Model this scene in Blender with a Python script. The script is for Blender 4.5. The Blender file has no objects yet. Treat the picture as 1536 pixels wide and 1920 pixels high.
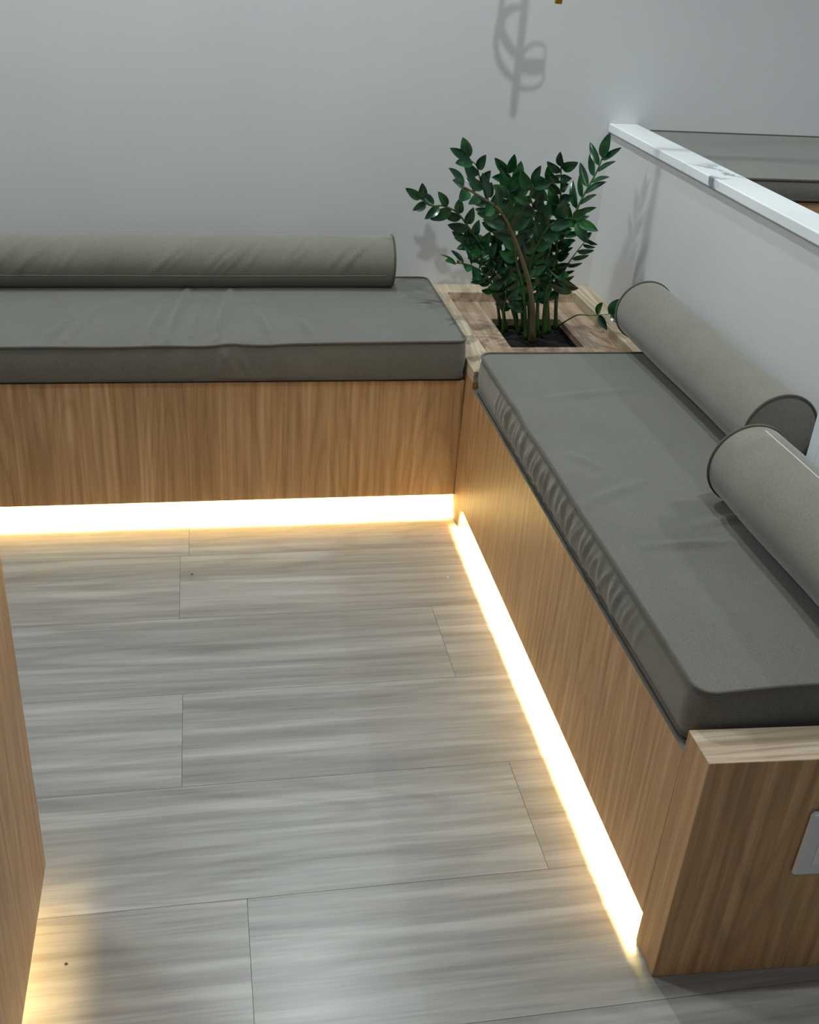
import bpy, bmesh, math, random
from mathutils import Vector, Matrix, noise as mnoise

# ------------------------------------------------------------------ camera, world, lights
SC = bpy.context.scene
COL = SC.collection
SC.view_settings.view_transform = 'Standard'
SC.view_settings.look = 'None'
SC.view_settings.gamma = 1.0
SC.view_settings.use_curve_mapping = False
SC.view_settings.exposure = 0.0

cam_d = bpy.data.cameras.new('camera')
cam_d.sensor_fit = 'HORIZONTAL'
cam_d.sensor_width = 36.0
cam_d.lens = 1977.7 / 1536 * 36.0
cam_d.clip_start = 0.02
cam = bpy.data.objects.new('camera', cam_d)
COL.objects.link(cam)
R_ = Vector((0.98198450, -0.17742821, 0.06500521))
U_ = Vector((0.03125333, 0.49177754, 0.87015980))
F_ = Vector((0.18635900, 0.85245181, -0.48846314))
cam.matrix_world = Matrix(((R_.x, U_.x, -F_.x, -0.66121764),
                           (R_.y, U_.y, -F_.y, -3.11195109),
                           (R_.z, U_.z, -F_.z, 1.42329717),
                           (0, 0, 0, 1)))
SC.camera = cam

world = bpy.data.worlds.new('world')
SC.world = world
world.use_nodes = True
world.node_tree.nodes['Background'].inputs[0].default_value = (0.86, 0.93, 1.0, 1)
world.node_tree.nodes['Background'].inputs[1].default_value = 0.22


def downlight(loc, watts, radius=0.03, color=(0.88, 0.975, 0.985), cone=150, blend=0.6, aim=None):
    d = bpy.data.lights.new('downlight', 'SPOT')
    d.energy = watts
    d.color = color
    d.shadow_soft_size = radius
    d.spot_size = math.radians(cone)
    d.spot_blend = blend
    o = bpy.data.objects.new('downlight', d)
    o.location = loc
    if aim:
        o.rotation_euler = (Vector(aim) - Vector(loc)).to_track_quat('-Z', 'Y').to_euler()
    COL.objects.link(o)
    return o


downlight((0.148, -1.94, 2.70), 60)                       # over the near end of the right bench
downlight((1.64, -1.50, 2.70), 42, cone=108)              # over the raised area behind the partition
downlight((-0.30, -0.30, 2.70), 74)                       # close to the back wall
downlight((-1.90, -0.90, 2.70), 78, radius=0.14, cone=160)             # over the walkway to the left

# LED strip strength (warm white)
LED_COLOR = (1.0, 0.82, 0.34)
LED_POWER = 900.0

# ------------------------------------------------------------------ helpers


def tag(o, label=None, cat=None, group=None, kind=None):
    if label: o['label'] = label
    if cat: o['category'] = cat
    if group: o['group'] = group
    if kind: o['kind'] = kind
    return o


def empty(name, loc, label, cat, group=None):
    o = bpy.data.objects.new(name, None)
    o.empty_display_size = 0.1
    o.location = loc
    COL.objects.link(o)
    return tag(o, label, cat, group)


def link(name, me, mats, parent=None):
    o = bpy.data.objects.new(name, me)
    for m in (mats if isinstance(mats, (list, tuple)) else [mats]):
        me.materials.append(m)
    COL.objects.link(o)
    if parent is not None:
        p, off = parent, Vector((0, 0, 0))
        while p is not None:
            off += p.location
            p = p.parent
        o.parent = parent
        o.location = -off     # meshes are written in room coordinates
    return o


class MB:
    """collects geometry for one mesh"""
    def __init__(self):
        self.v, self.f, self.mi, self.uv = [], [], [], []

    def face(self, idx, mi=0):
        self.f.append(tuple(idx)); self.mi.append(mi)

    def box(self, x0, x1, y0, y1, z0, z1, top=0, skew=0.0):
        """axis box; top = material slot of the upper face; skew shears y with x"""
        b = len(self.v)
        for x, y, z in ((x0, y0, z0), (x1, y0, z0), (x1, y1, z0), (x0, y1, z0),
                        (x0, y0, z1), (x1, y0, z1), (x1, y1, z1), (x0, y1, z1)):
            self.v.append((x, y + skew * x, z))
        for q, m in (((3, 2, 1, 0), 0), ((4, 5, 6, 7), top), ((0, 1, 5, 4), 0), ((1, 2, 6, 5), 0), ((2, 3, 7, 6), 0), ((3, 0, 4, 7), 0)):
            self.face([b + i for i in q], m)
        return self

    def tube(self, pts, rad, seg=8, closed=False, cap=True, up=(0, 0, 1), flat=1.0):
        pts = [Vector(p) for p in pts]
        n = len(pts)
        b = len(self.v)
        rr = rad if isinstance(rad, (list, tuple)) else [rad] * n
        prev = None
        for i, p in enumerate(pts):
            if closed: t = pts[(i + 1) % n] - pts[i - 1]
            else: t = pts[min(i + 1, n - 1)] - pts[max(i - 1, 0)]
            t.normalize()
            if prev is None:
                a = Vector(up)
                if abs(a.dot(t)) > 0.95: a = Vector((1, 0, 0)) if abs(t.x) < 0.9 else Vector((0, 1, 0))
                s = t.cross(a).normalized()
            else:
                s = (prev - t * prev.dot(t)).normalized()
            prev = s
            w = t.cross(s)
            for k in range(seg):
                a = 2 * math.pi * k / seg
                self.v.append(tuple(p + (s * math.cos(a) + w * math.sin(a) * flat) * rr[i]))
        m = n if closed else n - 1
        for i in range(m):
            for k in range(seg):
                i2 = (i + 1) % n
                self.face((b + i * seg + k, b + i * seg + (k + 1) % seg, b + i2 * seg + (k + 1) % seg, b + i2 * seg + k))
        if cap and not closed:
            self.face([b + k for k in range(seg)][::-1])
            self.face([b + (n - 1) * seg + k for k in range(seg)])
        return self

    def grid(self, nu, nv, fn, wrap=False, flip=False):
        b = len(self.v)
        for i in range(nu):
            for j in range(nv):
                self.v.append(tuple(fn(i / (nu - 1) if not wrap else i / nu, j / (nv - 1))))
        m = nu if wrap else nu - 1
        for i in range(m):
            for j in range(nv - 1):
                i2 = (i + 1) % nu
                q = (b + i * nv + j, b + i2 * nv + j, b + i2 * nv + j + 1, b + i * nv + j + 1)
                self.face(q[::-1] if flip else q)
        return self

    def build(self, name, mats, parent=None, smooth=False, bevel=0.0, seg=2):
        me = bpy.data.meshes.new(name)
        me.from_pydata(self.v, [], self.f)
        for p, m in zip(me.polygons, self.mi):
            p.material_index = m
            p.use_smooth = smooth
        me.update()
        o = link(name, me, mats, parent)
        if bevel:
            md = o.modifiers.new('edge_round', 'BEVEL')
            md.width = bevel
            md.segments = seg
            md.limit_method = 'ANGLE'
            md.harden_normals = False
        return o


# ------------------------------------------------------------------ materials


def srgb(r, g, b):
    f = lambda c: (c / 255 / 12.92) if c <= 10 else ((c / 255 + 0.055) / 1.055) ** 2.4
    return (f(r), f(g), f(b), 1.0)


class NT:
    def __init__(self, name):
        self.m = bpy.data.materials.new(name)
        self.m.use_nodes = True
        self.t = self.m.node_tree
        self.b = self.t.nodes['Principled BSDF']

    def n(self, typ, **kw):
        nd = self.t.nodes.new(typ)
        for k, v in kw.items():
            if k.startswith('_'): setattr(nd, k[1:], v)
            else:
                key = int(k[1:]) if k[0] == 'i' and k[1:].isdigit() else k
                nd.inputs[key].default_value = v
        return nd

    def l(self, a, ao, b, bi):
        self.t.links.new(a.outputs[ao], b.inputs[bi])

    def ramp(self, stops, src, so=0):
        r = self.n('ShaderNodeValToRGB')
        e = r.color_ramp.elements
        while len(e) < len(stops): e.new(0.5)
        for el, (p, c) in zip(e, stops):
            el.position = p; el.color = c
        self.l(src, so, r, 0)
        return r

    def mix(self, blend, fac, a, b):
        m = self.n('ShaderNodeMix', _data_type='RGBA', _blend_type=blend)
        for v, i in ((fac, 0), (a, 6), (b, 7)):
            if isinstance(v, tuple) and hasattr(v[0], 'outputs'): self.l(v[0], v[1], m, i)
            elif hasattr(v, 'outputs'): self.l(v, 0, m, i)
            else: m.inputs[i].default_value = v
        return (m, 2)

    def bump(self, src, so, strength, dist):
        bp = self.n('ShaderNodeBump')
        bp.inputs['Strength'].default_value = strength
        bp.inputs['Distance'].default_value = dist
        self.l(src, so, bp, 'Height')
        self.l(bp, 0, self.b, 'Normal')


def set_in(b, **kw):
    for k, v in kw.items():
        b.inputs[k.replace('_', ' ')].default_value = v


def plain(name, col, rough=0.6, metal=0.0, **kw):
    t = NT(name)
    set_in(t.b, Base_Color=col, Roughness=rough, Metallic=metal, **kw)
    return t.m


def wood(name, axis, c_dark, c_mid, c_light, rough=0.42, use_uv=False, figure=1.0, fine=1.0, seed=0.0, gain=1.0):
    """laminate with long grain along one axis: contour figure + streaks + pores"""
    t = NT(name)
    tc = t.n('ShaderNodeTexCoord')
    src = (tc, 'UV') if use_uv else (tc, 'Object')
    ax = 'XYZ'.index(axis)

    def coords(across, along, off):
        mp = t.n('ShaderNodeMapping')
        s = [across] * 3; s[ax] = along
        mp.inputs['Scale'].default_value = s
        mp.inputs['Location'].default_value = (off + seed, off * 1.7 + seed, off * .6)
        t.l(src[0], src[1], mp, 0)
        return mp

    def noise(across, along, off, detail=2.0, rough_=0.5, dist=0.0):
        nz = t.n('ShaderNodeTexNoise')
        nz.inputs['Scale'].default_value = 1.0
        nz.inputs['Detail'].default_value = detail
        nz.inputs['Roughness'].default_value = rough_
        nz.inputs['Distortion'].default_value = dist
        t.l(coords(across, along, off), 0, nz, 'Vector')
        return nz
    big = noise(7 * figure, 0.85 * figure, 3.1, 1.5, 0.45)
    k = t.n('ShaderNodeMath', _operation='MULTIPLY'); k.inputs[1].default_value = 105.0
    t.l(big, 0, k, 0)
    sn = t.n('ShaderNodeMath', _operation='SINE'); t.l(k, 0, sn, 0)
    s01 = t.n('ShaderNodeMath', _operation='MULTIPLY_ADD'); s01.inputs[1].default_value = .5; s01.inputs[2].default_value = .5
    t.l(sn, 0, s01, 0)
    streak = noise(46 * fine, 1.6, 11.0, 3.0, 0.55)
    pores = noise(210 * fine, 7.0, 23.0, 2.0, 0.6)
    broad = noise(5.0, .7, 37.0, 1.0)
    base = t.ramp([(0.30, c_dark), (0.52, c_mid), (0.72, c_light)], streak)
    g1 = t.ramp([(0.0, (.80, .77, .73, 1)), (0.35, (1, 1, 1, 1)), (1.0, (1.05, 1.05, 1.05, 1))], s01)
    a = t.mix('MULTIPLY', 0.75 * gain, base, g1)
    g2 = t.ramp([(0.34, (.74, .70, .66, 1)), (0.50, (1, 1, 1, 1))], pores)
    b = t.mix('MULTIPLY', 0.7 * gain, a, g2)
    g3 = t.ramp([(0.3, (.86, .84, .82, 1)), (0.7, (1.08, 1.08, 1.08, 1))], broad)
    c = t.mix('MULTIPLY', 0.8 * gain, b, g3)
    t.l(c[0], c[1], t.b, 'Base Color')
    set_in(t.b, Roughness=rough)
    t.bump(pores, 0, 0.12, 0.0006)
    return t.m


def fabric(name, c1, c2):
    t = NT(name)
    tc = t.n('ShaderNodeTexCoord')
    fine = t.n('ShaderNodeTexNoise', Scale=620.0, Detail=2.0)
    t.l(tc, 'Object', fine, 'Vector')
    soft = t.n('ShaderNodeTexNoise', Scale=9.0, Detail=3.0)
    t.l(tc, 'Object', soft, 'Vector')
    r = t.ramp([(0.32, c1), (0.68, c2)], fine)
    g = t.ramp([(0.3, (.93, .93, .93, 1)), (0.7, (1.05, 1.05, 1.05, 1))], soft)
    m = t.mix('MULTIPLY', 1.0, r, g)
    t.l(m[0], m[1], t.b, 'Base Color')
    set_in(t.b, Roughness=0.86, Sheen_Weight=0.35, Sheen_Roughness=0.5)
    t.b.inputs['Specular IOR Level'].default_value = 0.25
    t.bump(fine, 0, 0.25, 0.0008)
    return t.m


W_D, W_M, W_L = srgb(166, 129, 88), srgb(186, 149, 107), srgb(205, 170, 128)
WOOD_Z = wood('oak_laminate_upright', 'Z', W_D, W_M, W_L, fine=1.5, gain=.85)
WOOD_Y = wood('oak_laminate_long', 'Y', srgb(150, 124, 104), srgb(178, 152, 130), srgb(200, 178, 156), seed=5.0)
WOOD_RIM = wood('oak_laminate_rim', 'Y', srgb(172, 154, 130), srgb(196, 178, 152), srgb(214, 198, 174), seed=5.0)
WOOD_X = wood('oak_laminate_cross', 'X', srgb(164, 142, 120), srgb(196, 174, 150), srgb(218, 200, 178), seed=9.0)
FLOOR_M = wood('floor_laminate', 'X', srgb(134, 132, 128), srgb(156, 154, 150), srgb(177, 175, 171), rough=0.31,
               use_uv=True, figure=0.62, fine=.8, gain=.6)
FABRIC = fabric('taupe_fabric', srgb(90, 88, 80), srgb(114, 112, 103))
FABRIC_B = fabric('taupe_bolster_fabric', srgb(110, 106, 95), srgb(134, 130, 118))
PIPING = fabric('taupe_piping', srgb(72, 66, 56), srgb(90, 83, 72))
THREAD = plain('pale_thread', srgb(215, 208, 196), 0.8)
THREAD_D = plain('muted_thread', srgb(150, 144, 130), 0.8)
EDGE = plain('edge_band', srgb(96, 93, 84), 0.6)
WALL = NT('wall_paint')
_tc = WALL.n('ShaderNodeTexCoord')
_nz = WALL.n('ShaderNodeTexNoise', Scale=2.2, Detail=3.0)
WALL.l(_tc, 'Object', _nz, 'Vector')
_r = WALL.ramp([(0.3, srgb(206, 206, 206)), (0.7, srgb(212, 212, 211))], _nz)
WALL.l(_r, 0, WALL.b, 'Base Color')
set_in(WALL.b, Roughness=0.55)
_n2 = WALL.n('ShaderNodeTexNoise', Scale=260.0, Detail=2.0)
WALL.l(_tc, 'Object', _n2, 'Vector')
WALL.bump(_n2, 0, 0.08, 0.001)
WALL = WALL.m
WHITE_PAINT = plain('white_paint', srgb(222, 224, 228), 0.4)

MARBLE = NT('white_marble')
_tc = MARBLE.n('ShaderNodeTexCoord')
_w = MARBLE.n('ShaderNodeTexNoise', Scale=13.0, Detail=5.0, Roughness=.6, Distortion=.5)
MARBLE.l(_tc, 'Object', _w, 'Vector')
_big = MARBLE.n('ShaderNodeTexNoise', Scale=3.0, Detail=1.0)
_mp = MARBLE.n('ShaderNodeMapping'); _mp.inputs['Location'].default_value = (0.4, 0.15, 0)
MARBLE.l(_tc, 'Object', _mp, 0); MARBLE.l(_mp, 0, _big, 'Vector')
_soft = MARBLE.ramp([(0.35, srgb(226, 229, 230)), (0.6, srgb(240, 242, 243))], _big)
# one grey vein patch roughly 0.55 m from the back wall
_sep = MARBLE.n('ShaderNodeSeparateXYZ'); MARBLE.l(_tc, 'Object', _sep, 0)
_d = MARBLE.n('ShaderNodeMath', _operation='ADD'); _d.inputs[1].default_value = 0.68
MARBLE.l(_sep, 1, _d, 0)
_ab = MARBLE.n('ShaderNodeMath', _operation='ABSOLUTE'); MARBLE.l(_d, 0, _ab, 0)
_mask = MARBLE.n('ShaderNodeMapRange'); _mask.inputs[1].default_value = 0.15; _mask.inputs[2].default_value = 0.05
MARBLE.l(_ab, 0, _mask, 0)
_vn = MARBLE.ramp([(0.52, (0, 0, 0, 1)), (0.62, (1, 1, 1, 1))], _w)
_mul = MARBLE.n('ShaderNodeMath', _operation='MULTIPLY')
MARBLE.l(_vn, 0, _mul, 0); MARBLE.l(_mask, 0, _mul, 1)
_mm = MARBLE.mix('MIX', (_mul, 0), _soft, srgb(122, 129, 139))
MARBLE.l(_mm[0], _mm[1], MARBLE.b, 'Base Color')
set_in(MARBLE.b, Roughness=0.16)
MARBLE = MARBLE.m

LED_M = NT('led_strip_light')
LED_M.b.inputs['Base Color'].default_value = (0.02, 0.02, 0.02, 1)
LED_M.b.inputs['Emission Color'].default_value = LED_COLOR + (1,)
LED_M.b.inputs['Emission Strength'].default_value = LED_POWER
LED_M = LED_M.m
LED_DIM = NT('led_strip_light_dimmer')
LED_DIM.b.inputs['Base Color'].default_value = (0.02, 0.02, 0.02, 1)
LED_DIM.b.inputs['Emission Color'].default_value = (1.0, 0.72, 0.30, 1)
LED_DIM.b.inputs['Emission Strength'].default_value = 45.0
LED_DIM = LED_DIM.m
BRASS = plain('brushed_brass', srgb(190, 140, 50), 0.28, 1.0)
PLATE = plain('outlet_plastic', srgb(214, 216, 216), 0.3)
INSERT = plain('outlet_insert', srgb(232, 229, 220), 0.35)
DARK = plain('socket_hole', srgb(30, 30, 32), 0.5)

SOIL = NT('potting_soil')
_tc = SOIL.n('ShaderNodeTexCoord')
_nz = SOIL.n('ShaderNodeTexNoise', Scale=90.0, Detail=4.0)
SOIL.l(_tc, 'Object', _nz, 'Vector')
_r = SOIL.ramp([(0.35, srgb(9, 8, 7)), (0.70, srgb(26, 22, 18)), (0.84, srgb(84, 76, 66))], _nz)
SOIL.l(_r, 0, SOIL.b, 'Base Color')
set_in(SOIL.b, Roughness=0.95)
SOIL = SOIL.m

LEAF = NT('glossy_leaf')
_tc = LEAF.n('ShaderNodeTexCoord')
_nz = LEAF.n('ShaderNodeTexNoise', Scale=22.0, Detail=1.0)
LEAF.l(_tc, 'Object', _nz, 'Vector')
_r = LEAF.ramp([(0.34, srgb(8, 44, 24)), (0.52, srgb(16, 66, 32)), (0.72, srgb(40, 94, 38))], _nz)
LEAF.l(_r, 0, LEAF.b, 'Base Color')
set_in(LEAF.b, Roughness=0.24)
LEAF.b.inputs['Subsurface Weight'].default_value = 0.0
LEAF.b.inputs['Coat Weight'].default_value = 0.25
LEAF.b.inputs['Coat Roughness'].default_value = 0.12
LEAF = LEAF.m
STEM_G = plain('green_stem', srgb(62, 92, 44), 0.45)
STEM_B = plain('brown_stem', srgb(112, 98, 66), 0.55)

# ------------------------------------------------------------------ measured layout (metres)
YC, D = 0.7177, 0.6436          # corner unit front, back bench front
YE, YF = 2.0541, 2.1238         # right bench end panel, inner and outer
XW, XC = 0.5445, 0.6223         # partition face, far edge of its marble cap
ZT, ZP, ZB = 0.450, 0.404, 0.064
ZQ, ZB2 = 0.3955, 0.0605
SKEW = -0.055

# ------------------------------------------------------------------ the setting
# floor: laminate planks running along x, 0.27 m wide
random.seed(4)
rows = []
y = -0.004
while y > -4.2:
    rows.append((y, y - 0.270)); y -= 0.270
# row edges: -0.814, -1.084, -1.354, -1.624, -1.894
JOINT = {3: -0.736, 4: -0.147, 5: -0.727, 6: -0.100, 7: -0.620}
fm = MB(); uvs = []
G = 0.0004
for i, (ya, yb) in enumerate(rows):
    j0 = JOINT.get(i, -0.736 + (i % 2) * .6 + random.uniform(-.1, .1))
    xs = [j0 + k * 1.18 for k in range(-3, 4)]
    for xa, xb in zip(xs[:-1], xs[1:]):
        b = len(fm.v)
        ou, ov = random.uniform(0, 40), random.uniform(0, 40)
        P = [(xa + G, yb + G), (xb - G, yb + G), (xb - G, ya - G), (xa + G, ya - G)]
        O = [(xa, yb), (xb, yb), (xb, ya), (xa, ya)]
        for px, py in P: fm.v.append((px, py, 0.0)); uvs.append((px + ou, py + ov))
        for px, py in O: fm.v.append((px, py, -0.0016)); uvs.append((px + ou, py + ov))
        fm.face((b, b + 1, b + 2, b + 3))
        for k in range(4):
            k2 = (k + 1) % 4
            fm.face((b + 4 + k, b + 4 + k2, b + k2, b + k), 1)
fm_o = fm.build('floor', [FLOOR_M, plain('plank_joint', srgb(128, 122, 114), .6)])
ul = fm_o.data.uv_layers.new(name='UVMap')
for lp in fm_o.data.loops:
    ul.data[lp.index].uv = uvs[lp.vertex_index]
tag(fm_o, kind='structure')

o = MB().box(-3.2, 3.2, 0.0, 0.12, -0.05, 2.75).build('wall_back', WALL); tag(o, kind='structure')
o = MB().box(XW, 0.611, -2.05, 0.0, 0.0, 0.9158).build('wall_right', WALL); tag(o, kind='structure')
# white casing that stands out of the partition beside the bench
cm = MB().box(0.408, XW, -1.583, -1.5545, 0.52, 0.9158).box(0.410, XW, -1.5845, -1.583, 0.52, 0.9158).box(0.4075, XW, -2.04, -1.5845, 0.52, 0.9158)
o = cm.build('wall_pillar', WHITE_PAINT); tag(o, kind='structure')
o = MB().box(0.612, 3.1, -4.0, 0.0, 0.0, 0.425).build('floor_raised', FLOOR_M); tag(o, kind='structure')

ml = MB().box(XW - 0.0115, XC, -2.13, -0.0005, 0.9158, 0.9399).build('marble_ledge', MARBLE, bevel=0.0025)
tag(ml, 'white marble ledge with a grey vein along the top of the low partition wall', 'ledge')

# ------------------------------------------------------------------ benches


def led(mb_args, parent):
    return MB().box(*mb_args).build('led_strip', LED_M, parent)


LX = -1.75   # left end of the back bench, outside the picture
bench = empty('bench', (-0.8, -0.33, 0.0), 'oak laminate bench against the back wall, lit along its foot', 'bench')
MB().box(LX, -0.0006, -D, -D + .018, ZB2, ZQ, top=1).build('front_panel', [WOOD_Z, EDGE], bench, bevel=.0006, seg=1)
MB().box(LX, -0.0006, -D + .018, -0.001, ZQ - .02, ZQ - .001).build('seat_board', WOOD_X, bench)
MB().box(LX, -0.0006, -D + .018, -0.001, ZB2 + .05, ZB2 + .066).build('bottom_board', WOOD_X, bench)
MB().box(LX, -0.0006, -D + .19, -D + .206, 0.0005, ZB2 + .05).build('toe_kick', WHITE_PAINT, bench)
s = led((LX, -0.012, -D + .0225, -D + .0305, ZB2 + .014, ZB2 + .028), bench)

pl = empty('corner_planter', (0.27, -0.36, 0.0), 'square oak corner unit with a sunken top holding the plant', 'planter')
MB().box(0.0, .018, -YC, -0.001, 0.0005, ZT - .0305).build('side_panel', WOOD_Z, pl)
fp = MB().box(.018, XW - .001, -YC, -YC + .018, 0.0005, ZT - .0305)
fp.build('front_panel', WOOD_Z, pl)
XI1, XI2, YI = 0.0660, 0.4746, 0.0831
rim = MB()
rim.box(0, XI1, -YC, -0.001, ZT - .03, ZT, 0)
rim.box(XI1, XI2, -YI, -0.001, ZT - .03, ZT, 0)
rim.box(XI2, XW - .001, -YC, -0.001, ZT - .03, ZT, 0)
rim.build('rim', WOOD_RIM, pl, bevel=.0006, seg=1)
HX1, HX2, HY1, HY2 = .1665, .3778, -.2386, -.471
ZTR = 0.4204
tr = MB()
tr.box(XI1, HX1, -YC, -YI, ZTR - .02, ZTR)
tr.box(HX2, XI2, -YC, -YI, ZTR - .02, ZTR)
tr.box(HX1, HX2, HY1, -YI, ZTR - .02, ZTR)
tr.box(HX1, HX2, -YC, HY2, ZTR - .02, ZTR)
tr.build('tray', WOOD_Y, pl)
ln = MB()
ln.box(HX1 - .012, HX1, HY2 - .012, HY1 + .012, .20, ZTR - .0205)
ln.box(HX2, HX2 + .012, HY2 - .012, HY1 + .012, .20, ZTR - .0205)
ln.box(HX1, HX2, HY1, HY1 + .012, .20, ZTR - .0205)
ln.box(HX1, HX2, HY2 - .012, HY2, .20, ZTR - .0205)
ln.box(HX1, HX2, HY2, HY1, .20, .21)
ln.build('liner', DARK, pl)

rb = empty('bench', (0.27, -1.4, 0.0), 'oak laminate bench along the low partition wall, lit along its foot', 'bench')
MB().box(0, .018, -YE + .0005, -YC - .0008, ZB, ZP, top=1).build('front_panel', [WOOD_Z, EDGE], rb, bevel=.0006, seg=1)
MB().box(.018, XW - .001, -YE + .0005, -YC - .0008, ZP - .021, ZP - .001).build('seat_board', WOOD_Y, rb)
MB().box(.018, XW - .001, -YE + .0005, -YC - .0008, ZB + .05, ZB + .066).build('bottom_board', WOOD_Y, rb)
MB().box(.15, .166, -YE + .0005, -YC - .0008, 0.0005, ZB + .05).build('toe_kick', WHITE_PAINT, rb)
led((.0232, .0312, -YE + .03, -YC - .012, ZB + .018, ZB + .031), rb)
MB().box(0, XC, -YF, -YE, 0.0005, .445, top=1, skew=SKEW).build('end_panel', [WOOD_Z, WOOD_X], rb, bevel=.0008, seg=1)

XK, YK = -0.9372, 1.8404
ct = empty('counter', (-1.25, -2.6, 0.0), 'oak laminate cabinet at the lower left with warm light glowing from under it', 'cabinet')
MB().box(XK - .018, XK, -3.4, -YK, .064, .71).build('side_panel', WOOD_Z, ct, bevel=.0006, seg=1)
MB().box(XK - .60, XK - .018, -YK - .018, -YK, .064, .71).build('front_panel', WOOD_Z, ct)
MB().box(XK - .60, XK - .018, -3.4, -YK - .018, .114, .13).build('bottom_board', WOOD_Y, ct)
MB().box(XK - .60, XK, -3.4, -YK, .711, .735).build('top_board', WOOD_Y, ct)
MB().box(XK - .50, XK - .12, -3.3, -YK - .14, 0.0005, .1135).build('toe_kick', WHITE_PAINT, ct)
MB().box(XK - .068, XK - .056, -3.35, -YK - .035, .092, .100).build('led_strip', LED_DIM, ct)

ob = empty('bench', (1.5, -0.33, 0.425), 'raised bench seen over the marble ledge on the far side of the partition', 'bench')
MB().box(.63, 2.6, -.640, -.622, .46, .868).build('front_panel', WOOD_Z, ob, bevel=.0008, seg=1)
MB().box(.63, 2.6, -.622, -.002, .85, .867).build('seat_board', WOOD_X, ob)
MB().box(.63, 2.6, -.60, -.002, .4255, .85).build('carcass', WOOD_Z, ob)

# ------------------------------------------------------------------ cushions


def cushion(label, x0, x1, y0, y1, zb, top, fold=None, step=.008, rc=.022, crown=.010, group=None):
    """box cushion: top(x, y) = height of the edge line; fold(x, y) = (height on top); side folds by fold_side"""
    cx, cy = (x0 + x1) / 2, (y0 + y1) / 2
    hx, hy = (x1 - x0) / 2, (y1 - y0) / 2

    def plan(x, y):
        px, py = x - cx, y - cy
        qx = max(-(hx - rc), min(hx - rc, px)); qy = max(-(hy - rc), min(hy - rc, py))
        dx, dy = px - qx, py - qy
        if dx and dy:
            m = max(abs(dx), abs(dy)) / math.hypot(dx, dy)
            dx *= m; dy *= m
        return cx + qx + dx, cy + qy + dy

    def zt(x, y):
        u, v = (x - cx) / hx, (y - cy) / hy
        c = crown * (1 - abs(u) ** 5) * (1 - abs(v) ** 4)
        return top(x, y) + c + (fold['top'](x, y) if fold else 0)
    root = empty('seat_cushion', (cx, cy, zb), label, 'cushion', group)
    nx, ny = max(8, int((x1 - x0) / step)), max(8, int((y1 - y0) / step))
    ease = lambda t: t + .0  # even spacing
    m = MB()

    def topf(u, v):
        x, y = plan(x0 + (x1 - x0) * u, y0 + (y1 - y0) * v)
        return (x, y, zt(x, y))
    m.grid(nx + 1, ny + 1, topf)
    m.grid(nx // 4 + 2, ny // 4 + 2, lambda u, v: (*plan(x0 + (x1 - x0) * u, y0 + (y1 - y0) * v), zb), flip=True)
    # outline, counter-clockwise from the front left corner
    ring = []
    for i in range(nx): ring.append((x0 + (x1 - x0) * i / nx, y0, 0, -1))
    for i in range(ny): ring.append((x1, y0 + (y1 - y0) * i / ny, 1, 0))
    for i in range(nx): ring.append((x1 - (x1 - x0) * i / nx, y1, 0, 1))
    for i in range(ny): ring.append((x0, y1 - (y1 - y0) * i / ny, -1, 0))
    pts = []
    for x, y, nx_, ny_ in ring:
        a, b = plan(x, y)
        pts.append((a, b, nx_, ny_))
    nr = len(pts); nz = 13

    def sidef(u, v):
        a, b, n1, n2 = pts[int(round(u * nr)) % nr]
        z1 = zt(a, b)
        z = zb + (z1 - zb) * v
        bul = .0055 * math.sin(math.pi * v)
        if fold: bul += fold['side'](a, b, n1, n2, v) * math.sin(math.pi * v) ** .6
        return (a + n1 * bul, b + n2 * bul, z)
    m.grid(nr, nz, sidef, wrap=True)
    m.build('cover', FABRIC, root, smooth=True)
    p = MB()
    p.tube([(a + n1 * .001, b + n2 * .001, zt(a, b) + .0005) for a, b, n1, n2 in pts], .0036, 6, closed=True)
    p.build('piping', PIPING, root, smooth=True)
    p = MB()
    p.tube([(a + n1 * .001, b + n2 * .001, zb + .0035) for a, b, n1, n2 in pts], .0034, 6, closed=True)
    p.build('piping', PIPING, root, smooth=True)
    return root


def ridge(x, y, a, b, w, h):
    """a soft fold that runs from a to b"""
    ax, ay = a; bx, by = b
    L2 = (bx - ax) ** 2 + (by - ay) ** 2
    t = ((x - ax) * (bx - ax) + (y - ay) * (by - ay)) / L2
    tt = max(0, min(1, t))
    d = math.hypot(x - ax - (bx - ax) * tt, y - ay - (by - ay) * tt)
    e = math.sin(math.pi * max(.12, min(.88, tt)))
    return 2.6 * h * e * (math.exp(-(d / w) ** 2) - .35 * math.exp(-(d / (2.2 * w)) ** 2))


BF = [((-.70, -.25), (-.75, -.63), .010, .0085), ((-.585, -.25), (-.633, -.63), .010, .0075), ((-.528, -.40), (-.50, -.63), .009, .006),
      ((-.757, -.35), (-.80, -.63), .010, .005), ((-.42, -.47), (-.395, -.63), .011, .004), ((-1.03, -.62), (-1.0, -.50), .012, .003),
      ((-.93, -.40), (-.98, -.62), .012, .003), ((-.66, -.30), (-.69, -.60), .009, .004)]


def back_top(x, y):
    s = .497 + .0125 * (x + .6)
    if y < -.5:
        k = (-.5 - y) / .15
        s += k * (-.0035 * math.exp(-((x + .88) / .10) ** 2) - .004 * math.exp(-((x + .68) / .05) ** 2) + .002 * math.exp(-((x + .60) / .03) ** 2)
                  - .003 * math.exp(-((x + .52) / .06) ** 2))
    return s


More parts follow.
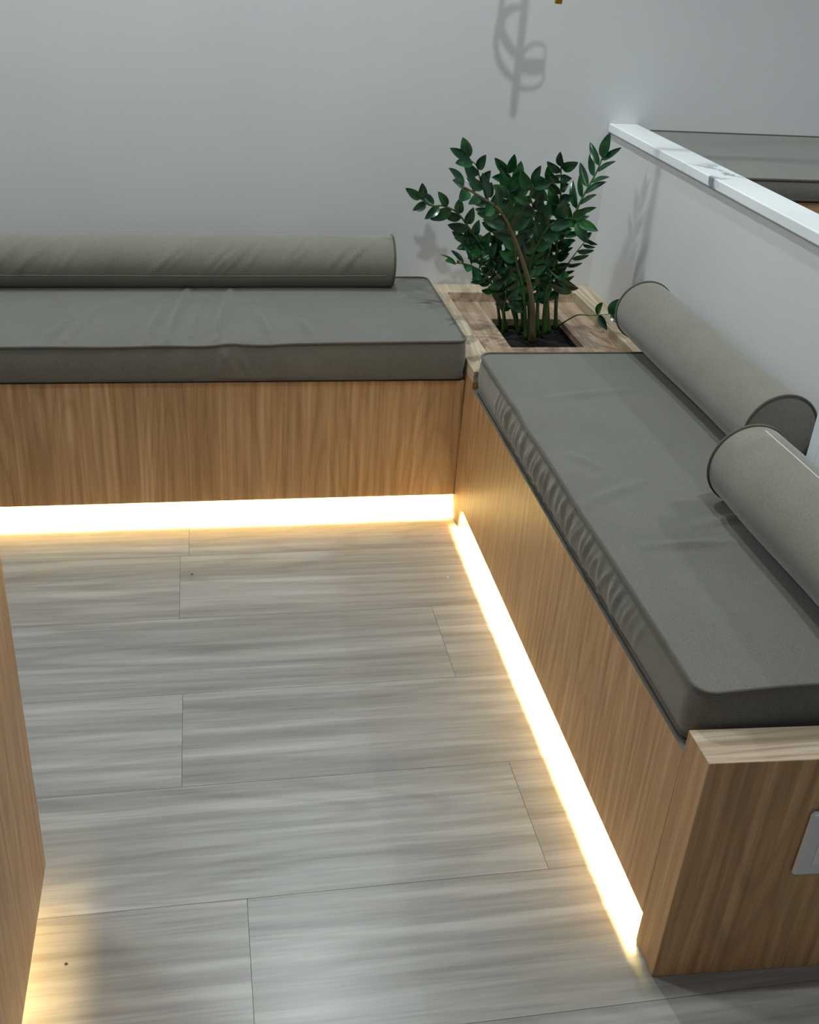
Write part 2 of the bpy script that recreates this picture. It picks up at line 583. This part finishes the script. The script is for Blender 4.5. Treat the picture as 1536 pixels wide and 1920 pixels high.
def back_side(x, y, n1, n2, v):
    if n2 > -.5: return 0
    r = 0
    for c, w, h, sl in ((-.60, .012, .0055, -.05), (-.565, .010, .005, -.06), (-.62, .009, .004, .03), (-.875, .014, .003, .02), (-.80, .012, .003, -.03), (-.50, .014, .003, .02), (-.72, .02, .003, .02)):
        d = x - c - sl * (v - .5)
        r += h * math.exp(-(d / w) ** 2)
    return r


cushion('long taupe seat cushion with creases on the bench against the back wall', -1.70, -.0085, -.652, -.118, .4035, back_top,
        dict(top=lambda x, y: sum(ridge(x, y, *f) for f in BF), side=back_side), step=.006)

random.seed(11)
PF = [(-.93 - i * .026 + random.uniform(-.008, .008), random.uniform(.0045, .008), random.uniform(.003, .0075), random.uniform(-.06, .01)) for i in range(36)]


def right_side(x, y, n1, n2, v):
    if n1 > -.5: return 0
    e = max(0, min(1, (-.88 - y) / .1)) * max(0.25, min(1, (y + 1.95) / .25))
    r = 0
    for c, w, h, sl in PF:
        d = y - c - sl * (v - .5) + .012 * (v - .5) ** 2
        r += h * math.exp(-(d / w) ** 2)
    return r * e


RF = [((.20, -1.60), (.34, -1.56), .012, .003), ((.08, -1.66), (.24, -1.66), .012, .0035), ((.06, -1.30), (.09, -1.36), .012, .003), ((.10, -1.02), (.30, -.98), .016, .003),
      ((.02, -1.50), (.16, -1.43), .014, .0025)]


def right_top(x, y):
    s = .500
    if x < .10:
        k = (.10 - x) / .10
        s += k * (-.004 * math.exp(-((y + 1.16) / .05) ** 2) + .003 * math.exp(-((y + 1.06) / .05) ** 2) - .003 * math.exp(-((y + 1.5) / .08) ** 2))
    if y < -1.9:
        s += .004 * math.sin((x - .05) * 14) * (-1.9 - y) / .15
    return s


cushion('long taupe seat cushion on the bench beside the low partition wall', .0085, .5405, -2.044, -.7255, .4095, right_top,
        dict(top=lambda x, y: sum(ridge(x, y, *f) for f in RF), side=right_side), step=.006, rc=.03)

cushion('taupe seat cushion on the raised bench beyond the marble ledge', .64, 2.55, -.645, -.003, .872, lambda x, y: .9225, None, step=.03, crown=.006)

# ------------------------------------------------------------------ bolsters


def bolster(label, a, b, r, seam, folds=(), fold_h=.003):
    """round cushion along the line a-b; seam = angle of the stitched line (0 = away from the wall, 90 = up)"""
    a, b = Vector(a), Vector(b)
    ax = (b - a); L = ax.length; ax.normalize()
    up = Vector((0, 0, 1))
    sd = ax.cross(up).normalized()
    root = empty('bolster_cushion', tuple((a + b) / 2 - up * r), label, 'cushion', 'taupe bolster cushions')

    def rad(s, ang):
        q = r * (1 - .012 * math.cos(2 * math.pi * s / L * 1.5))
        for s0, a0, w, h, sl in folds:
            da = (ang - a0 + math.pi) % (2 * math.pi) - math.pi
            d = s - s0 - sl * da
            q += h * math.exp(-(d / w) ** 2) * math.exp(-(da / .65) ** 2)
        return q

    def pt(s, ang, k=1.0):
        q = rad(s, ang) * k
        return a + ax * s + (sd * math.cos(ang) + up * math.sin(ang)) * q
    m = MB()
    m.grid(96, int(L / .008) + 1, lambda u, v: pt(v * L, u * 2 * math.pi), wrap=True)
    for s, sg in ((0, -1), (L, 1)):
        m.grid(96, 9, lambda u, v: a + ax * (s + sg * .007 * (1 - (1 - v) ** 2)) +
               (sd * math.cos(u * 2 * math.pi) + up * math.sin(u * 2 * math.pi)) * rad(s, u * 2 * math.pi) * max(1 - v, .001), wrap=True, flip=(sg > 0))
    bm_o = m.build('cover', FABRIC_B, root, smooth=True)
    for s in (0.001, L - 0.001):
        MB().tube([pt(s, 2 * math.pi * i / 72, 1.006) for i in range(72)], .0034, 6, closed=True).build('piping', PIPING, root, smooth=True)
    if seam is not None:
        an = math.radians(seam)
        n = int(L / .01)
        sm = MB().tube([pt(.022 + (L - .044) * i / n, an, 1.0) for i in range(n + 1)], .0011, 5)
        so = sm.build('seam', THREAD if seam < 120 else THREAD_D, root, smooth=True)
        so['label'] = 'pale stitched seam line' if seam < 120 else 'stitched seam line'
    return root


random.seed(3)
BFOLD = [(random.uniform(.05, 1.45), random.uniform(.1, .8), random.uniform(.005, .010), random.uniform(.0012, .0028), random.uniform(.02, .09)) for _ in range(22)]
BFOLD += [(.43, .45, .007, .0034, .07), (.455, .40, .007, .003, .08), (.48, .5, .006, .003, .07), (.62, .4, .009, .003, .08), (.86, .5, .008, .003, .06)]
bolster('long taupe bolster cushion lying on the back wall bench', (-.131, -.196, .5765), (-1.62, -.194, .562), .0715, 199, [(f[0], math.pi - f[1], f[2], f[3], f[4]) for f in BFOLD])
bolster('taupe bolster cushion resting against the partition next to the plant', (.457, -.645, .5855), (.457, -1.378, .5855), .0765, None, [(.4, 2.4, .03, .001, .1)])
bolster('taupe bolster cushion with a pale stitched line, leaning on the white pillar', (.3225, -1.512, .5865), (.3235, -2.03, .5865), .0785, 94, [(.3, 2.4, .03, .001, .1)])

# ------------------------------------------------------------------ outlet on the bench end
oe = empty('wall_outlet', (.25, -2.135, .26), 'white power outlet plate on the wooden end of the bench', 'outlet')
yo = lambda x: -YF + SKEW * x
op = MB()
op.box(.173, .293, -YF - .0095, -YF, .222, .350, skew=SKEW)
op.build('cover_plate', PLATE, oe, bevel=.0055, seg=1)
MB().box(.1965, .2695, -YF - .0115, -YF - .0096, .247, .326, skew=SKEW).build('insert', INSERT, oe, bevel=.0008)
for zc in (.267, .306):
    for xc in (.222, .233, .244):
        hm = MB().tube([(xc, -YF - .0122 + SKEW * xc, zc + (.003 if xc == .233 else 0)), (xc, -YF - .0116 + SKEW * xc, zc + (.003 if xc == .233 else 0))], .0024, 12)
        hm.build('socket_hole', DARK, oe)

# ------------------------------------------------------------------ hanging brass lamp (only its tip is in the picture; it throws the shadow)
lampo = empty('brass_pendant', (.2209, -.35, 1.2676), 'slim brass pendant tip hanging into view at the top before the back wall', 'pendant')
MB().tube([(.2209, -.35, 1.2676), (.2209, -.35, 1.2726), (.2219, -.35, 2.0)], [.0088, .0095, .0095], 20).build('rod', BRASS, lampo, smooth=False)


def smooth_path(pts, k=6):
    pts = [Vector(p) for p in pts]
    out = []
    for i in range(len(pts) - 1):
        p0, p1, p2, p3 = pts[max(i - 1, 0)], pts[i], pts[i + 1], pts[min(i + 2, len(pts) - 1)]
        for j in range(k):
            t = j / k
            out.append(.5 * ((2 * p1) + (p2 - p0) * t + (2 * p0 - 5 * p1 + 4 * p2 - p3) * t * t + (3 * p1 - p0 - 3 * p2 + p3) * t ** 3))
    out.append(pts[-1])
    return out


def ribbon(pts, w0, w1, parent):
    """band of brass strip; widths in the plane of the loop"""
    pp = smooth_path(pts)
    n = len(pp)
    m = MB()
    ws = [w0 + (w1 - w0) * math.sin(math.pi * i / (n - 1)) for i in range(n)]
    m.tube(pp, [w / 2 for w in ws], 10, up=(0, 1, 0), flat=1.8)
    return m.build('ribbon', BRASS, parent, smooth=True)


YR = -.35
LO = [(0.2209, 1.3361), (0.2172, 1.3424), (0.1931, 1.3596), (0.1739, 1.3835), (0.1632, 1.4154), (0.1624, 1.4394), (0.1661, 1.4714), (0.1676, 1.5059), (0.184, 1.5626), (0.2219, 1.6025)]
LI = [(0.2199, 1.3909), (0.2139, 1.3969), (0.1934, 1.417), (0.1739, 1.4435), (0.1703, 1.4638), (0.1772, 1.4834), (0.1924, 1.4945), (0.2163, 1.4984)]
LR = [(0.2239, 1.3306), (0.2319, 1.328), (0.2565, 1.3266), (0.2769, 1.3343), (0.2848, 1.348), (0.2833, 1.3884), (0.2823, 1.4126), (0.2732, 1.4235), (0.2584, 1.4244), (0.241, 1.4171), (0.2288, 1.399), (0.2239, 1.3879)]
ribbon([(x, YR, z) for x, z in LO], .008, .014, lampo)
ribbon([(x, YR, z) for x, z in LI], .008, .018, lampo)
ribbon([(x, YR, z) for x, z in LR], .009, .005, lampo)
ribbon([(0.2239, YR, 1.375), (0.2539, YR, 1.375), (0.2828, YR, 1.377)], .018, .022, lampo)

# ------------------------------------------------------------------ soil and plant
sm = MB()
random.seed(8)
sm.grid(26, 28, lambda u, v: (HX1 + .001 + (HX2 - HX1 - .002) * u, HY2 + .001 + (HY1 - HY2 - .002) * v,
                              (.386) + .006 * mnoise.noise(Vector((u * 5, v * 5, 1.3))) + .004 * mnoise.noise(Vector((u * 17, v * 17, 4)))))
so = sm.build('potting_soil', SOIL, smooth=True)
tag(so, 'dark potting soil filling the square opening of the corner planter', 'soil', kind='stuff')

STEMS = [
   ('brown', [(0.257, -0.37, 0.4), (0.242, -0.391, 0.495), (0.215, -0.412, 0.58), (0.18, -0.433, 0.653), (0.146, -0.454, 0.714), (0.116, -0.475, 0.76), (0.083, -0.496, 0.8), (0.043, -0.518, 0.826), (-0.005, -0.539, 0.853), (-0.03, -0.56, 0.867)]),
   ('g', [(0.242, -0.26, 0.4), (0.222, -0.262, 0.513), (0.187, -0.265, 0.624), (0.153, -0.268, 0.702), (0.127, -0.27, 0.75), (0.102, -0.272, 0.792), (0.084, -0.275, 0.829), (0.07, -0.278, 0.863), (0.041, -0.28, 0.881)]),
   ('g', [(0.203, -0.284, 0.4), (0.172, -0.291, 0.516), (0.137, -0.298, 0.594), (0.099, -0.305, 0.654), (0.058, -0.312, 0.703), (0.019, -0.319, 0.746), (-0.023, -0.326, 0.765), (-0.055, -0.333, 0.766), (-0.088, -0.34, 0.785)]),
   ('g', [(0.193, -0.26, 0.4), (0.161, -0.304, 0.495), (0.128, -0.348, 0.56), (0.082, -0.392, 0.607), (0.035, -0.436, 0.638), (-0.014, -0.48, 0.656)]),
   ('g', [(0.255, -0.283, 0.4), (0.235, -0.286, 0.521), (0.214, -0.289, 0.641), (0.202, -0.292, 0.719), (0.189, -0.294, 0.781), (0.176, -0.297, 0.823), (0.152, -0.3, 0.85)]),
   ('g', [(0.36, -0.268, 0.4), (0.336, -0.294, 0.524), (0.314, -0.319, 0.642), (0.296, -0.344, 0.734), (0.286, -0.37, 0.801), (0.273, -0.395, 0.851), (0.259, -0.42, 0.894)]),
   ('g', [(0.31, -0.313, 0.4), (0.306, -0.315, 0.541), (0.32, -0.318, 0.661), (0.344, -0.32, 0.729), (0.364, -0.322, 0.792), (0.385, -0.325, 0.844), (0.396, -0.328, 0.876), (0.401, -0.33, 0.902)]),
   ('g', [(0.36, -0.26, 0.4), (0.345, -0.288, 0.543), (0.347, -0.316, 0.597), (0.355, -0.344, 0.64), (0.365, -0.372, 0.679), (0.366, -0.4, 0.703)]),
   ('g', [(0.36, -0.26, 0.4), (0.389, -0.296, 0.442), (0.4, -0.332, 0.466), (0.418, -0.368, 0.477), (0.434, -0.404, 0.49), (0.454, -0.44, 0.507)]),
   ('g', [(0.285, -0.327, 0.4), (0.266, -0.339, 0.538), (0.244, -0.351, 0.64), (0.231, -0.364, 0.719), (0.212, -0.376, 0.778), (0.195, -0.388, 0.812), (0.197, -0.4, 0.842)]),
   ('g', [(0.246, -0.355, 0.4), (0.218, -0.356, 0.543), (0.187, -0.357, 0.631), (0.172, -0.358, 0.712), (0.154, -0.359, 0.782), (0.14, -0.36, 0.818)]),
   ('g', [(0.33, -0.298, 0.4), (0.308, -0.298, 0.525), (0.297, -0.299, 0.611), (0.279, -0.299, 0.703), (0.275, -0.3, 0.77), (0.272, -0.3, 0.826)]),
   ('g', [(0.264, -0.327, 0.4), (0.237, -0.344, 0.539), (0.227, -0.361, 0.618), (0.238, -0.378, 0.686), (0.26, -0.396, 0.738), (0.3, -0.413, 0.761), (0.324, -0.43, 0.757)]),
   ('g', [(0.237, -0.313, 0.4), (0.186, -0.31, 0.528), (0.175, -0.308, 0.592), (0.131, -0.305, 0.63), (0.091, -0.302, 0.643), (0.06, -0.3, 0.661)]),
   ('g', [(0.296, -0.341, 0.4), (0.272, -0.394, 0.506), (0.256, -0.446, 0.582), (0.254, -0.498, 0.622), (0.254, -0.55, 0.643)]),
   ('g', [(0.185, -0.313, 0.4), (0.174, -0.339, 0.477), (0.167, -0.366, 0.526), (0.155, -0.393, 0.564), (0.135, -0.42, 0.592)]),
]

# per stem: first leaf (fraction of length), pairs of leaflets, leaflet length, frond roll (deg), sides, base radius
SPEC = [
    (.60, 6, .050, 15, 0, .0085), (.42, 8, .046, 0, 0, .0052), (.36, 9, .046, -15, 0, .0055), (.40, 7, .042, 30, 0, .0050),
    (.26, 10, .048, 20, 0, .0055), (.28, 11, .044, -10, 0, .0060), (.30, 12, .056, -16, 0, .0065), (.42, 7, .036, 45, 1, .0036),
    (.78, 2, .044, 10, 0, .0026), (.24, 10, .050, 10, 0, .0060), (.22, 10, .050, 25, 0, .0060), (.22, 11, .046, -25, 0, .0055),
    (.24, 9, .050, 35, 0, .0050), (.26, 9, .046, 10, 0, .0050), (.70, 2, .056, 60, 0, .0036), (.55, 3, .046, 50, 0, .0036)]
plant = empty('zz_plant', (.26, -.36, .40), 'glossy dark green houseplant with feathered upright stems in the corner planter', 'plant')
VIEW = Vector((-.55, -.72, .42)).normalized()


def leaf(m, base, dirv, nrm, L, W, curl):
    """pointed oval leaflet, folded along its midrib"""
    d = dirv.normalized()
    s = d.cross(nrm).normalized()
    n = s.cross(d).normalized()
    b = len(m.v)
    NL, NW = 9, 5
    for i in range(NL):
        t = i / (NL - 1)
        w = W * (math.sin(math.pi * min(1, t * .93 + .04) ** .82) ** .85) if 0 < t < 1 else .0006
        c = base + d * (L * t) + n * (curl * L * (t - t * t * 1.6))
        for j in range(NW):
            q = (j / (NW - 1) - .5) * 2
            m.v.append(tuple(c + s * (q * w * .5) + n * (abs(q) ** 1.3 * w * .16)))
    for i in range(NL - 1):
        for j in range(NW - 1):
            m.face((b + i * NW + j, b + i * NW + j + 1, b + (i + 1) * NW + j + 1, b + (i + 1) * NW + j))


random.seed(21)
for (kind, pts), (f0, pairs, LL, roll, side, r0) in zip(STEMS, SPEC):
    path = smooth_path(pts, 6)
    n = len(path)
    cum = [0]
    for p, q in zip(path[:-1], path[1:]): cum.append(cum[-1] + (q - p).length)
    T = cum[-1]
    st = MB().tube(path, [r0 * (1 - .72 * (c / T)) * (1.35 if c < .03 else 1) for c in cum], 10)
    so = st.build('stem', STEM_B if kind == 'brown' else STEM_G, plant, smooth=True)
    m = MB()

    def at(frac):
        c = frac * T
        for i in range(n - 1):
            if cum[i + 1] >= c:
                k = (c - cum[i]) / max(cum[i + 1] - cum[i], 1e-6)
                return path[i].lerp(path[i + 1], k), (path[min(i + 2, n - 1)] - path[max(i - 1, 0)]).normalized()
        return path[-1], (path[-1] - path[-2]).normalized()
    for k in range(pairs):
        fr = f0 + (.97 - f0) * k / max(pairs - 1, 1)
        for sg in (-1, 1):
            if side and sg != side: continue
            p, t = at(min(1, fr + (.02 if sg > 0 else -.01)))
            N = (VIEW - t * VIEW.dot(t)).normalized()
            N = Matrix.Rotation(math.radians(roll + random.uniform(-14, 14)), 3, t) @ N
            sv = t.cross(N).normalized() * sg
            a = math.radians(random.uniform(44, 66) - 14 * fr)
            dv = t * math.cos(a) + sv * math.sin(a) + N * random.uniform(-.05, .30)
            nn = (N + sv * random.uniform(-.45, .1) + Vector((0, 0, .25))).normalized()
            size = 1.28 * LL * random.uniform(.86, 1.12) * (1 - .18 * abs(fr - .72) / .5)
            leaf(m, p + sv * r0 * .3, dv, nn, size, size * random.uniform(.46, .56) * (.60 if roll == -16 else .6 if side else 1), random.uniform(-.05, .22))
    p, t = at(1.0)
    N = (VIEW - t * VIEW.dot(t)).normalized()
    leaf(m, p, t + N * .1, N, LL * 1.2, LL * .52, .1)
    m.build('leaves', LEAF, so, smooth=True)

# ------------------------------------------------------------------ crumbs on the floor
for (x, y, r, mat, lab) in ((-.7077, -.900, .0022, DARK, 'tiny dark crumb on the floor just right of a plank joint by the back bench'),
                            (-.0812, -.9636, .0026, THREAD, 'tiny white crumb on the floor near the corner of the two benches'),
                            (-.8979, -1.9843, .0022, DARK, 'tiny dark crumb on the floor in the warm glow beside the cabinet')):
    bm = bmesh.new()
    bmesh.ops.create_icosphere(bm, subdivisions=2, radius=r)
    for v in bm.verts: v.co = Vector((v.co.x * 1.2 + x, v.co.y + y, v.co.z * .5 + r * .5)) + Vector((random.uniform(-1, 1), random.uniform(-1, 1), 0)) * r * .15
    me = bpy.data.meshes.new('crumb'); bm.to_mesh(me); bm.free()
    tag(link('crumb', me, mat), lab, 'crumb', 'crumbs on the floor')
